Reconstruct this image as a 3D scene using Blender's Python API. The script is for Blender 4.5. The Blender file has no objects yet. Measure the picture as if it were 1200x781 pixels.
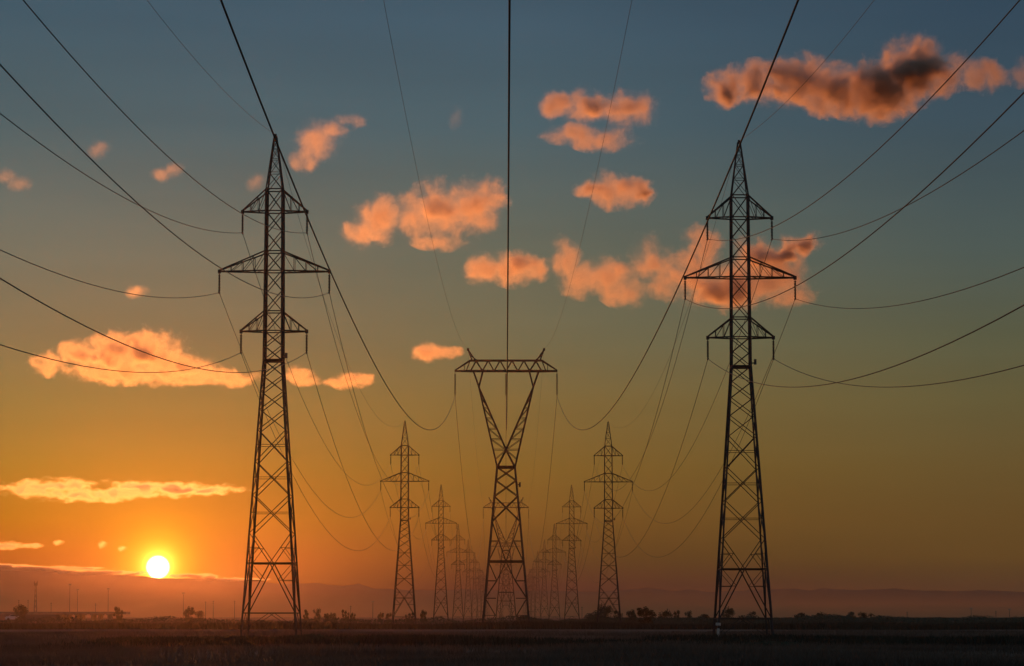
import bpy, bmesh, math, random
import numpy as np
from mathutils import Vector, Matrix, noise

random.seed(7)
R = math.radians
scene = bpy.context.scene
COL = scene.collection

# ------------------------------------------------------------------ camera
F = 2655.0                       # focal length in photo pixels (photo is 1200 x 781)
PITCH = R(4.5)
VPX, HORY = 593.0, 723.0         # where the lines meet on the horizon
PPY = HORY - F * math.tan(PITCH)
EYE = Vector((0, 0, 1.65))
cam_d = bpy.data.cameras.new('camera')
cam = bpy.data.objects.new('camera', cam_d)
COL.objects.link(cam)
cam.location = EYE
cam.rotation_euler = (R(90) + PITCH, 0, 0)
cam_d.sensor_width = 36
cam_d.lens = F / 1200 * 36
cam_d.shift_x = (600 - VPX) / 1200
cam_d.shift_y = (PPY - 390.5) / 1200
cam_d.clip_start = 0.5
cam_d.clip_end = 200000
scene.camera = cam


def at(x, y, Y):
    """World point seen at photo pixel (x, y) at the distance Y in front of the camera."""
    u, v = (x - VPX) / F, (PPY - y) / F
    d = Vector((u, math.cos(PITCH) - v * math.sin(PITCH), math.sin(PITCH) + v * math.cos(PITCH)))
    return EYE + d * (Y / d.y)


# ------------------------------------------------------------------ sky, sun, exposure
SUN_PX = (185, 665)
sd = (at(SUN_PX[0], SUN_PX[1], 1000) - EYE).normalized()
SUN_EL = math.asin(sd.z) - R(0.398)     # lamp lowered below the visible disc so that the ridge shades the low air
SUN_AZ = math.atan2(sd.x, sd.y)
SUN_COL = (1.0, 0.31, 0.065)
SUN_E = 0.92


def s2l(c):
    return tuple(((v / 255 / 12.92) if v / 255 <= 0.04045 else ((v / 255 + 0.055) / 1.055) ** 2.4) for v in c)


world = bpy.data.worlds.new('World')
scene.world = world
world.use_nodes = True
nt = world.node_tree
nt.nodes.clear()


class NG:
    """Small helper for node graphs."""
    def __init__(self, tree):
        self.t = tree

    def n(self, kind, **kw):
        x = self.t.nodes.new(kind)
        for k, v in kw.items():
            setattr(x, k, v)
        return x

    def put(self, sock, v):
        if hasattr(v, 'links') or hasattr(v, 'is_linked'):
            self.t.links.new(v, sock)
        else:
            sock.default_value = v

    def m(self, op, a, b=None, c=None, clamp=False):
        x = self.n('ShaderNodeMath', operation=op, use_clamp=clamp)
        self.put(x.inputs[0], a)
        if b is not None:
            self.put(x.inputs[1], b)
        if c is not None:
            self.put(x.inputs[2], c)
        return x.outputs[0]

    def vm(self, op, a, b=None, out=0):
        x = self.n('ShaderNodeVectorMath', operation=op)
        self.put(x.inputs[0], a)
        if b is not None:
            self.put(x.inputs[1], b)
        return x.outputs[out]

    def mixc(self, f, a, b, blend='MIX'):
        x = self.n('ShaderNodeMix', data_type='RGBA', blend_type=blend)
        self.put(x.inputs[0], f)
        self.put(x.inputs[6], a)
        self.put(x.inputs[7], b)
        return x.outputs[2]

    def ramp(self, f, stops, interp='LINEAR'):
        x = self.n('ShaderNodeValToRGB')
        x.color_ramp.interpolation = interp
        e = x.color_ramp.elements
        while len(e) > 1:
            e.remove(e[-1])
        for i, (p, c) in enumerate(stops):
            k = e[0] if i == 0 else e.new(p)
            k.position = p
            k.color = tuple(c) + (1,)
        self.put(x.inputs[0], f)
        return x.outputs[0]


g = NG(nt)
tc = g.n('ShaderNodeTexCoord')
sep = g.n('ShaderNodeSeparateXYZ')
nt.links.new(tc.outputs['Generated'], sep.inputs[0])
ELMAX = 0.30
elev = g.m('DIVIDE', sep.outputs[2], ELMAX, clamp=True)


def el(y):
    return max(0.0, min(1.0, (at(VPX, y, 1000) - EYE).normalized().z / ELMAX))


SKY_L = [(723, (112.4, 62.1, 2.6)), (690, (112.4, 62.1, 2.6)), (655, (132.4, 62.1, 2.6)), (610, (141.6, 98.3, 2.6)), (550, (135.1, 109.1, 33.9)), (470, (123.8, 111.8, 60.0)), (400, (118.1, 108.4, 76.3)), (300, (104.2, 108.7, 93.5)), (150, (67.9, 93.3, 99.3)), (30, (56.9, 86.5, 101.0)), (-60, (54.6, 82.5, 100.7))]
SKY_C = [(723, (2.6, 2.6, 33.0)), (690, (2.6, 2.6, 33.0)), (655, (60.3, 51.1, 28.5)), (610, (98.0, 74.0, 31.5)), (550, (109.3, 87.5, 36.1)), (470, (113.8, 98.4, 55.2)), (400, (102.1, 100.8, 73.4)), (300, (93.3, 102.2, 87.7)), (150, (65.6, 92.5, 101.1)), (30, (59.5, 87.1, 102.7)), (-60, (52.8, 79.4, 97.1))]
SKY_R = [(723, (64.9, 50.3, 39.1)), (690, (68.0, 53.7, 38.1)), (655, (89.9, 68.3, 34.0)), (610, (93.6, 71.9, 36.5)), (550, (95.3, 78.5, 42.4)), (470, (91.4, 85.8, 54.1)), (400, (82.7, 87.5, 65.8)), (300, (70.2, 86.2, 82.7)), (150, (53.8, 76.8, 89.5)), (30, (45.5, 69.6, 87.4)), (-60, (41.5, 63.0, 80.9))]


def sky_ramp(tab):
    return g.ramp(elev, [(el(y), s2l(c)) for y, c in tab])


# azimuth (angle from straight ahead, positive to the right)
az = g.m('ARCTAN2', sep.outputs[0], sep.outputs[1])
aL, aC, aR = math.atan((50 - VPX) / F), 0.0, math.atan((1150 - VPX) / F)


def smooth(v, a, b):
    x = g.n('ShaderNodeMapRange', interpolation_type='LINEAR')
    g.put(x.inputs[0], v)
    x.inputs[1].default_value, x.inputs[2].default_value = a, b
    return x.outputs[0]


azc = g.m('ABSOLUTE', az)        # far to the left of the frame the sky darkens again
c_lc = g.mixc(smooth(az, aL, aC), sky_ramp(SKY_L), sky_ramp(SKY_C))
c_lcr = g.mixc(smooth(az, aC, aR), c_lc, sky_ramp(SKY_R))
c_all = g.mixc(smooth(az, R(-14), R(-50)), c_lcr, sky_ramp(SKY_R))
behind = g.m('ADD', 1.0, g.m('MULTIPLY', smooth(sep.outputs[2], 0.33, 0.9), 2.2))
c_all = g.vm('SCALE', c_all)
c_all.node.inputs[3].default_value = 1.0
nt.links.new(behind, c_all.node.inputs[3])
# faint uneven layers in the air, drawn out along the horizon
lay = g.n('ShaderNodeMapping')
lay.inputs['Scale'].default_value = (3.0, 3.0, 26.0)
nt.links.new(tc.outputs['Generated'], lay.inputs[0])
ln = g.n('ShaderNodeTexNoise')
ln.inputs['Scale'].default_value = 2.2
ln.inputs['Detail'].default_value = 5
nt.links.new(lay.outputs[0], ln.inputs['Vector'])
lsc = g.n('ShaderNodeVectorMath', operation='SCALE')
nt.links.new(c_all, lsc.inputs[0])
g.put(lsc.inputs[3], g.m('ADD', 1.0, g.m('MULTIPLY', g.m('SUBTRACT', ln.outputs[0], 0.5), 0.22)))
c_all = lsc.outputs[0]
# the sun's disc and the glow of the air around it
dotp = g.vm('DOT_PRODUCT', tc.outputs['Generated'], tuple(sd), out=1)
ang = g.m('MULTIPLY', g.m('ARCCOSINE', g.m('MINIMUM', dotp, 1.0)), 180 / math.pi)
disc = g.n('ShaderNodeMapRange', interpolation_type='SMOOTHSTEP')
g.put(disc.inputs[0], ang)
disc.inputs[1].default_value, disc.inputs[2].default_value = 0.15, 0.315
disc.inputs[3].default_value, disc.inputs[4].default_value = 14.0, 0.0


def glow(col, width, amp):
    e = g.m('MULTIPLY', g.m('EXPONENT', g.m('MULTIPLY', ang, -1.0 / width)), amp)
    x = g.n('ShaderNodeVectorMath', operation='SCALE')
    x.inputs[0].default_value = col
    g.put(x.inputs[3], e)
    return x.outputs[0]


tot = g.vm('ADD', c_all, glow((1.0, 0.42, 0.0), 0.40, 4.0))
tot = g.vm('ADD', tot, glow((1.0, 0.66, 0.16), 0.15, 8.0))
tot = g.vm('ADD', tot, glow((1.0, 0.27, 0.0), 1.6, 0.55))
dv = g.n('ShaderNodeVectorMath', operation='SCALE')
dv.inputs[0].default_value = (1.0, 0.86, 0.6)
g.put(dv.inputs[3], disc.outputs[0])
tot = g.vm('ADD', tot, dv.outputs[0])
# a little of the physical twilight sky underneath
nis = g.n('ShaderNodeTexSky', sky_type='NISHITA')
nis.sun_disc = False
nis.sun_elevation = SUN_EL
nis.sun_rotation = SUN_AZ
bg1 = g.n('ShaderNodeBackground')
nt.links.new(tot, bg1.inputs[0])
bg1.inputs[1].default_value = 1.0
bg2 = g.n('ShaderNodeBackground')
nt.links.new(nis.outputs[0], bg2.inputs[0])
bg2.inputs[1].default_value = 0.004
ads = g.n('ShaderNodeAddShader')
nt.links.new(bg1.outputs[0], ads.inputs[0])
nt.links.new(bg2.outputs[0], ads.inputs[1])
wo = g.n('ShaderNodeOutputWorld')
nt.links.new(ads.outputs[0], wo.inputs[0])
world.cycles.sampling_method = 'MANUAL'
world.cycles.sample_map_resolution = 2048

sun_d = bpy.data.lights.new('sun_lamp', 'SUN')
sun_d.energy = SUN_E
sun_d.angle = R(0.5)
sun_d.color = SUN_COL
sun = bpy.data.objects.new('sun_lamp', sun_d)
COL.objects.link(sun)
sun.rotation_euler = Vector((sd.x, sd.y, math.tan(SUN_EL) * math.hypot(sd.x, sd.y))).to_track_quat('Z', 'Y').to_euler()
sun.location = (0, 0, 400)

vs = scene.view_settings
vs.view_transform = 'Standard'
vs.look = 'None'
vs.exposure = 0.0
vs.gamma = 1.0
vs.use_curve_mapping = False
cy = scene.cycles
cy.max_bounces = 8
cy.diffuse_bounces = 2
cy.glossy_bounces = 2
cy.volume_bounces = 4
cy.transparent_max_bounces = 24
cy.volume_step_rate = 1.0
cy.volume_max_steps = 256
cy.use_denoising = True
try:
    cy.denoiser = 'OPENIMAGEDENOISE'
except Exception:
    pass
cy.sample_clamp_indirect = 4.0
scene.render.film_transparent = False


# ------------------------------------------------------------------ helpers
def mat(name, col, rough=0.8, metal=0.0, var=0.25, scale=3.0, col2=None, spec=0.3):
    m = bpy.data.materials.new(name)
    m.use_nodes = True
    t = m.node_tree
    p = t.nodes['Principled BSDF']
    h = NG(t)
    c = h.n('ShaderNodeTexCoord')
    nz = h.n('ShaderNodeTexNoise')
    nz.inputs['Scale'].default_value = scale
    nz.inputs['Detail'].default_value = 5
    t.links.new(c.outputs['Object'], nz.inputs['Vector'])
    c2 = col2 or tuple(v * (1 - var) for v in col)
    rp = h.ramp(nz.outputs[0], [(0.35, c2), (0.65, col)])
    t.links.new(rp, p.inputs['Base Color'])
    p.inputs['Roughness'].default_value = rough
    p.inputs['Metallic'].default_value = metal
    p.inputs['Specular IOR Level'].default_value = spec
    return m


M = dict(
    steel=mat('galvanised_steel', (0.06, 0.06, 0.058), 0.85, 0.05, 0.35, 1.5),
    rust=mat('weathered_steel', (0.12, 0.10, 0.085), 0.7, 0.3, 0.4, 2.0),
    glass=mat('insulator_glass', (0.05, 0.055, 0.05), 0.7, 0.0, 0.3, 6.0, spec=0.15),
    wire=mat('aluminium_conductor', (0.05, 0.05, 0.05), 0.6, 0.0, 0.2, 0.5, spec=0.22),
    pale=mat('sunlit_pale_metal', (0.75, 0.66, 0.56), 0.35, 0.0, 0.25, 4.0, spec=0.5),  # warm pale tone paints in the sun's gleam on the metal sleeve
    soil=None,
    concrete=mat('concrete', (0.22, 0.21, 0.19), 0.9, 0.0, 0.3, 0.8),
    asphalt=mat('asphalt', (0.05, 0.05, 0.05), 0.9, 0.0, 0.3, 2.0),
    leaf=mat('dark_foliage', (0.055, 0.065, 0.030), 0.8, 0.0, 0.45, 0.8),
    bark=mat('bark', (0.07, 0.05, 0.04), 0.9, 0.0, 0.4, 5.0),
    grass=mat('dry_grass', (0.21, 0.125, 0.080), 0.9, 0.0, 0.0, 0.06, col2=(0.095, 0.060, 0.040)),
    reed=mat('dark_scrub', (0.045, 0.045, 0.026), 0.9, 0.0, 0.4, 0.2),
    rock=mat('forested_hillside', (0.05, 0.055, 0.045), 1.0, 0.0, 0.4, 0.004),
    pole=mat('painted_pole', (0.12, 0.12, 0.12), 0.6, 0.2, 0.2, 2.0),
    carbody=mat('white_car_paint', (0.78, 0.78, 0.76), 0.25, 0.0, 0.05, 2.0, spec=0.6),
    carglass=mat('dark_car_glass', (0.02, 0.025, 0.03), 0.08, 0.0, 0.1, 2.0, spec=0.6),
    tyre=mat('tyre_rubber', (0.02, 0.02, 0.02), 0.85, 0.0, 0.2, 8.0),
    lens=mat('lamp_glass', (0.5, 0.5, 0.48), 0.2, 0.0, 0.1, 4.0),
)


class MB:
    """Collects shapes and links them as ONE mesh object."""
    def __init__(self):
        self.v, self.f = [], []

    def add(self, vs_, fs_):
        o = len(self.v)
        self.v += [tuple(a) for a in vs_]
        self.f += [tuple(i + o for i in q) for q in fs_]

    def bar(self, p, q, w, angle=True):
        """A steel angle section (L profile) of leg width w from p to q."""
        p, q = Vector(p), Vector(q)
        d = q - p
        if d.length < 1e-6:
            return
        d.normalize()
        a = d.cross(Vector((0, 0, 1)))
        if a.length < 1e-3:
            a = Vector((1, 0, 0))
        a.normalize()
        b = d.cross(a)
        h = w / 2
        if angle:
            t = w * 0.3
            prof = [(-h, -h), (h, -h), (h, -h + t), (-h + t, -h + t), (-h + t, h), (-h, h)]
        else:
            prof = [(-h, -h), (h, -h), (h, h), (-h, h)]
        k = len(prof)
        vs_ = [p + a * x + b * y for x, y in prof] + [q + a * x + b * y for x, y in prof]
        fs_ = [(i, (i + 1) % k, k + (i + 1) % k, k + i) for i in range(k)]
        fs_ += [tuple(range(k))[::-1], tuple(range(k, 2 * k))]
        self.add(vs_, fs_)

    def box(self, c, s, rot=0.0):
        x, y, z = s[0] / 2, s[1] / 2, s[2] / 2
        m = Matrix.Rotation(rot, 3, 'Z')
        pts = [Vector(c) + m @ Vector((i * x, j * y, k * z)) for k in (-1, 1) for i, j in ((-1, -1), (1, -1), (1, 1), (-1, 1))]
        self.add(pts, [(3, 2, 1, 0), (4, 5, 6, 7), (0, 1, 5, 4), (1, 2, 6, 5), (2, 3, 7, 6), (3, 0, 4, 7)])

    def rings(self, pts, rad, k=8, caps=True):
        """A tube through pts with a radius at each point."""
        pts = [Vector(p) for p in pts]
        vs_ = []
        for i, p in enumerate(pts):
            d = (pts[min(i + 1, len(pts) - 1)] - pts[max(i - 1, 0)]).normalized()
            a = d.cross(Vector((0, 0, 1)))
            if a.length < 1e-3:
                a = Vector((1, 0, 0))
            a.normalize()
            b = d.cross(a)
            for j in range(k):
                t = 2 * math.pi * j / k
                vs_.append(p + (a * math.cos(t) + b * math.sin(t)) * rad[i])
        fs_ = [(i * k + j, i * k + (j + 1) % k, (i + 1) * k + (j + 1) % k, (i + 1) * k + j) for i in range(len(pts) - 1) for j in range(k)]
        if caps:
            fs_ += [tuple(range(k))[::-1], tuple(range((len(pts) - 1) * k, len(pts) * k))]
        self.add(vs_, fs_)

    def build(self, name, m, parent=None, smooth_=False):
        me = bpy.data.meshes.new(name)
        me.from_pydata(self.v, [], self.f)
        me.materials.append(m)
        if smooth_:
            me.polygons.foreach_set('use_smooth', [True] * len(me.polygons))
        me.update()
        o = bpy.data.objects.new(name, me)
        COL.objects.link(o)
        if parent is not None:
            o.parent = parent
        return o


def tag(o, label=None, cat=None, group=None, kind=None):
    for k, v in (('label', label), ('category', cat), ('group', group), ('kind', kind)):
        if v:
            o[k] = v
    return o


def empty(name, loc=(0, 0, 0)):
    o = bpy.data.objects.new(name, None)
    o.location = loc
    o.empty_display_size = 1
    COL.objects.link(o)
    return o


def copy_tree(o, parent=None):
    c = o.copy()
    COL.objects.link(c)
    c.parent = parent
    for ch in list(o.children):
        copy_tree(ch, c)
    return c


# ------------------------------------------------------------------ ground
def ground_z(x, y):
    v = noise.noise(Vector((x * 0.010, y * 0.010, 3.1))) * 0.22 + noise.noise(Vector((x * 0.05, y * 0.05, 9.0))) * 0.06
    # the field lies slightly lower around the right-hand pylon
    return v * min(1.0, y / 60.0) * (1.0 if y < 500 else max(0.0, 1 - (y - 500) / 300))


def build_ground():
    ys = list(np.arange(-60, 60, 20.0)) + list(np.arange(60, 500, 4.0)) + list(np.arange(500, 1000, 50.0)) + [1000, 1500, 2500, 5000, 9000, 14000]
    ys = [-14000, -4000, -800] + ys
    xs = [-14000, -6000, -2500, -1000, -400] + list(np.arange(-160, 161, 4.0)) + [400, 1000, 2500, 6000, 14000]
    vs_ = [(x, y, ground_z(x, y) if abs(x) < 200 and 0 < y < 800 else 0.0) for y in ys for x in xs]
    nx = len(xs)
    fs_ = [(j * nx + i, j * nx + i + 1, (j + 1) * nx + i + 1, (j + 1) * nx + i) for j in range(len(ys) - 1) for i in range(nx - 1)]
    m = bpy.data.materials.new('field_soil')
    m.use_nodes = True
    t = m.node_tree
    h = NG(t)
    p = t.nodes['Principled BSDF']
    c = h.n('ShaderNodeTexCoord')
    a = h.n('ShaderNodeTexNoise')
    a.inputs['Scale'].default_value = 0.035
    a.inputs['Detail'].default_value = 8
    mp = h.n('ShaderNodeMapping')
    mp.inputs['Scale'].default_value = (0.35, 1.0, 1.0)
    t.links.new(c.outputs['Object'], mp.inputs[0])
    t.links.new(mp.outputs[0], a.inputs['Vector'])
    b = h.n('ShaderNodeTexNoise')
    b.inputs['Scale'].default_value = 1.7
    b.inputs['Detail'].default_value = 6
    t.links.new(c.outputs['Object'], b.inputs['Vector'])
    r1 = h.ramp(a.outputs[0], [(0.38, (0.110, 0.060, 0.044)), (0.62, (0.21, 0.115, 0.080))])
    r2 = h.ramp(b.outputs[0], [(0.3, (0.6, 0.6, 0.6)), (0.7, (1.15, 1.1, 1.0))])
    t.links.new(h.mixc(1.0, r1, r2, 'MULTIPLY'), p.inputs['Base Color'])
    p.inputs['Roughness'].default_value = 1.0
    p.inputs['Specular IOR Level'].default_value = 0.05
    mb = MB()
    mb.add(vs_, fs_)
    o = mb.build('ground', m, None, True)
    tag(o, kind='structure')


build_ground()


def strips(name, pts, hgt, wid, m, blades, lean=0.35, seed=1):
    """Blades of grass or reed: thin bent triangles around the points, ONE mesh."""
    rng = np.random.default_rng(seed)
    n = len(pts)
    P = np.repeat(np.array(pts), blades, axis=0)
    k = len(P)
    H = np.repeat(np.array(hgt), blades) * rng.uniform(0.55, 1.1, k)
    th = rng.uniform(0, 2 * np.pi, k)
    off = rng.normal(0, 0.16, (k, 2))
    P[:, :2] += off
    ln = rng.uniform(0.05, lean, k) * H
    ld = rng.uniform(0, 2 * np.pi, k)
    W = np.asarray(wid) * rng.uniform(0.6, 1.3, k) if np.ndim(wid) == 0 else np.repeat(np.array(wid), blades) * rng.uniform(0.6, 1.3, k)
    dx, dy = np.cos(th) * W / 2, np.sin(th) * W / 2
    v = np.empty((k, 5, 3))
    v[:, 0] = P - np.stack([dx, dy, 0.03 + 0 * dx], 1)
    v[:, 1] = P + np.stack([dx, dy, -0.03 + 0 * dx], 1)
    mid = P + np.stack([np.cos(ld) * ln * 0.35, np.sin(ld) * ln * 0.35, H * 0.6], 1)
    v[:, 2] = mid + np.stack([dx * .75, dy * .75, 0 * dx], 1)
    v[:, 3] = mid - np.stack([dx * .75, dy * .75, 0 * dx], 1)
    v[:, 4] = P + np.stack([np.cos(ld) * ln, np.sin(ld) * ln, H], 1)
    base = np.arange(k) * 5
    quads = np.stack([base, base + 1, base + 2, base + 3], 1)
    tris = np.stack([base + 3, base + 2, base + 4], 1)
    loops = np.concatenate([quads.ravel(), tris.ravel()]).astype(np.int32)
    starts = np.concatenate([np.arange(k) * 4, k * 4 + np.arange(k) * 3]).astype(np.int32)
    me = bpy.data.meshes.new(name)
    me.vertices.add(k * 5)
    me.vertices.foreach_set('co', v.astype(np.float32).ravel())
    me.loops.add(len(loops))
    me.loops.foreach_set('vertex_index', loops)
    me.polygons.add(2 * k)
    me.polygons.foreach_set('loop_start', starts)
    me.update(calc_edges=True)
    me.materials.append(m)
    o = bpy.data.objects.new(name, me)
    COL.objects.link(o)
    return o


def field_points(n, y0, y1, seed, power=1.0):
    rng = random.Random(seed)
    out = []
    while len(out) < n:
        y = y0 + (y1 - y0) * rng.random() ** power
        hw = 0.27 * y + 6
        x = rng.uniform(-hw, hw)
        cl = noise.noise(Vector((x * 0.12, y * 0.05, 1.7)))
        if rng.random() < 0.55 + 0.7 * cl:
            out.append((x, y, ground_z(x, y)))
    return out


gp = field_points(42000, 62, 230, 5, 1.5)
gh = [0.20 + 0.26 * max(0, 0.5 + noise.noise(Vector((p[0] * 0.07, p[1] * 0.035, 5.0)))) for p in gp]
tag(strips('grass', gp, gh, 0.035, M['grass'], 4, 0.6, 3), 'dry brown grass growing over the dark field', 'grass', kind='stuff')


def band_points(n, y0, y1, amp, seed):
    rng = random.Random(seed)
    out = []
    for _ in range(n):
        y = rng.uniform(y0, y1)
        hw = 0.30 * y + 10
        x = rng.uniform(-hw, hw)
        out.append((x, y + amp * noise.noise(Vector((x * 0.02, 0.3, seed))), ground_z(x, y)))
    return out


bp = band_points(15000, 300, 345, 16, 4)
bh = [0.55 + 0.55 * max(0, 0.55 + noise.noise(Vector((p[0] * 0.05, p[1] * 0.03, 8.0)))) for p in bp]
tag(strips('scrub', bp, bh, 0.16, M['reed'], 4, 0.5, 8), 'dark band of scrub and reeds across the far side of the field', 'scrub', kind='stuff')
bp2 = band_points(9000, 128, 160, 10, 6)
bp2 = [p for p in bp2 if noise.noise(Vector((p[0] * 0.045, p[1] * 0.03, 2.0))) > -0.12]
bh2 = [0.25 + 0.45 * max(0, 0.5 + noise.noise(Vector((p[0] * 0.06, p[1] * 0.05, 8.0)))) for p in bp2]
tag(strips('weeds', bp2, bh2, 0.08, M['reed'], 5, 0.5, 9), 'low dark weeds in a band around the feet of the big pylons', 'weeds', kind='stuff')

# ------------------------------------------------------------------ the far ridge
RIDGE = [(-260, 660), (-120, 662), (0, 665), (40, 666), (100, 671), (150, 674), (185, 678), (240, 678), (290, 681), (330, 684), (375, 684), (400, 687), (420, 684), (436, 690), (500, 692), (560, 691), (600, 693), (640, 692), (690, 694), (730, 692), (745, 691), (760, 689), (775, 691), (790, 693), (806, 691), (830, 694), (870, 693), (905, 691), (930, 690), (950, 692), (962, 690), (1000, 692), (1045, 690), (1075, 692), (1110, 693), (1160, 692), (1200, 694), (1300, 690), (1460, 694)]


def ridge_y(x):
    for (a, b), (c, d) in zip(RIDGE, RIDGE[1:]):
        if a <= x <= c:
            y = b + (d - b) * (x - a) / (c - a)
            return y + 1.1 * noise.fractal(Vector((x * 0.045, 0.0, 4.0)), 1.0, 2.0, 4)
    return 692


def build_hills():
    Y0 = 17000
    xs = list(np.arange(-260, 1461, 3.0))
    rows = [(-1900, 0.0), (-1300, 0.35), (-700, 0.72), (0, 1.0), (900, 0.8), (2500, 0.0)]
    vs_ = []
    for dy, fr in rows:
        for x in xs:
            p = at(x, ridge_y(x), Y0)
            n_ = noise.noise(Vector((x * 0.03, dy * 0.002, 1.0))) * 0.08 * (fr > 0 and fr < 1)
            vs_.append((p.x, Y0 + dy, (p.z + 30) * (fr + n_) - 30))
    nx = len(xs)
    fs_ = [(j * nx + i, j * nx + i + 1, (j + 1) * nx + i + 1, (j + 1) * nx + i) for j in range(len(rows) - 1) for i in range(nx - 1)]
    mb = MB()
    mb.add(vs_, fs_)
    tag(mb.build('hills', M['rock'], None, True), kind='structure')


build_hills()

# ------------------------------------------------------------------ haze
HAZE_D, HAZE_G = 0.00021, 0.90
hz = MB()
hz.box((0, 0, 22), (29000, 29000, 46))
hm = bpy.data.materials.new('haze_air')
hm.use_nodes = True
hm.node_tree.nodes.clear()
hg = NG(hm.node_tree)
pv = hg.n('ShaderNodeVolumePrincipled')
pv.inputs['Color'].default_value = (0.86, 0.56, 0.43, 1)
pv.inputs['Density'].default_value = HAZE_D
pv.inputs['Anisotropy'].default_value = HAZE_G
ho = hg.n('ShaderNodeOutputMaterial')
hm.node_tree.links.new(pv.outputs[0], ho.inputs['Volume'])
tag(hz.build('haze', hm), kind='stuff')


# ------------------------------------------------------------------ pylons
def face_x(mb, zs, w, b, only=None):
    """X bracing on the four faces of a square tapering shaft between the heights zs."""
    for z0, z1 in zip(zs, zs[1:]):
        a, c = w(z0), w(z1)
        for s in (-1, 1):
            mb.bar((-a, s * a, z0), (c, s * c, z1), b)
            mb.bar((a, s * a, z0), (-c, s * c, z1), b)
            mb.bar((s * a, -a, z0), (s * c, c, z1), b)
            mb.bar((s * a, a, z0), (s * c, -c, z1), b)


def ring_(mb, z, w, b):
    a = w(z)
    for s in (-1, 1):
        mb.bar((-a, s * a, z), (a, s * a, z), b)
        mb.bar((s * a, -a, z), (s * a, a, z), b)


def insulator(parent, x, y, z, L, r=0.095, n=11):
    mb = MB()
    pts, rad = [(0, 0, 0), (0, 0, -0.08 * L)], [0.03, 0.03]
    st = L * 0.84 / n
    for i in range(n):
        z0 = -0.08 * L - i * st
        for f, rr in ((0.08, 0.045), (0.22, r * 0.55), (0.55, r), (0.68, r * 0.95), (0.72, 0.045), (0.98, 0.045)):
            pts.append((0, 0, z0 - f * st))
            rad.append(rr)
    pts.append((0, 0, -L))
    rad.append(0.03)
    mb.rings(pts, rad, 8)
    o = mb.build('insulator', M['glass'], parent, True)
    o.location = (x, y, z)
    c = MB()
    c.box((0, 0, -L), (0.09, 0.5, 0.10))
    c.box((0, 0, -L + 0.08), (0.05, 0.10, 0.12))
    k = c.build('clamp', M['rust'], o)
    return o


def piecewise(tab):
    tab = sorted(tab)

    def f(z):
        if z <= tab[0][0]:
            return tab[0][1]
        for (a, b), (c, d) in zip(tab, tab[1:]):
            if z <= c:
                return b + (d - b) * (z - a) / (c - a)
        return tab[-1][1]
    return f


T_D1, T_SPAN = 154.0, 202.0
T_S = T_D1 / F
T_INS = 1.45
tz = lambda y: at(VPX, y, T_D1).z          # height of the photo row y at the first pylons


def t_arms():
    return [(223.5, 248.6, 38.2), (295.5, 318.5, 65.0), (365.7, 388.7, 38.7)]


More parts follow.
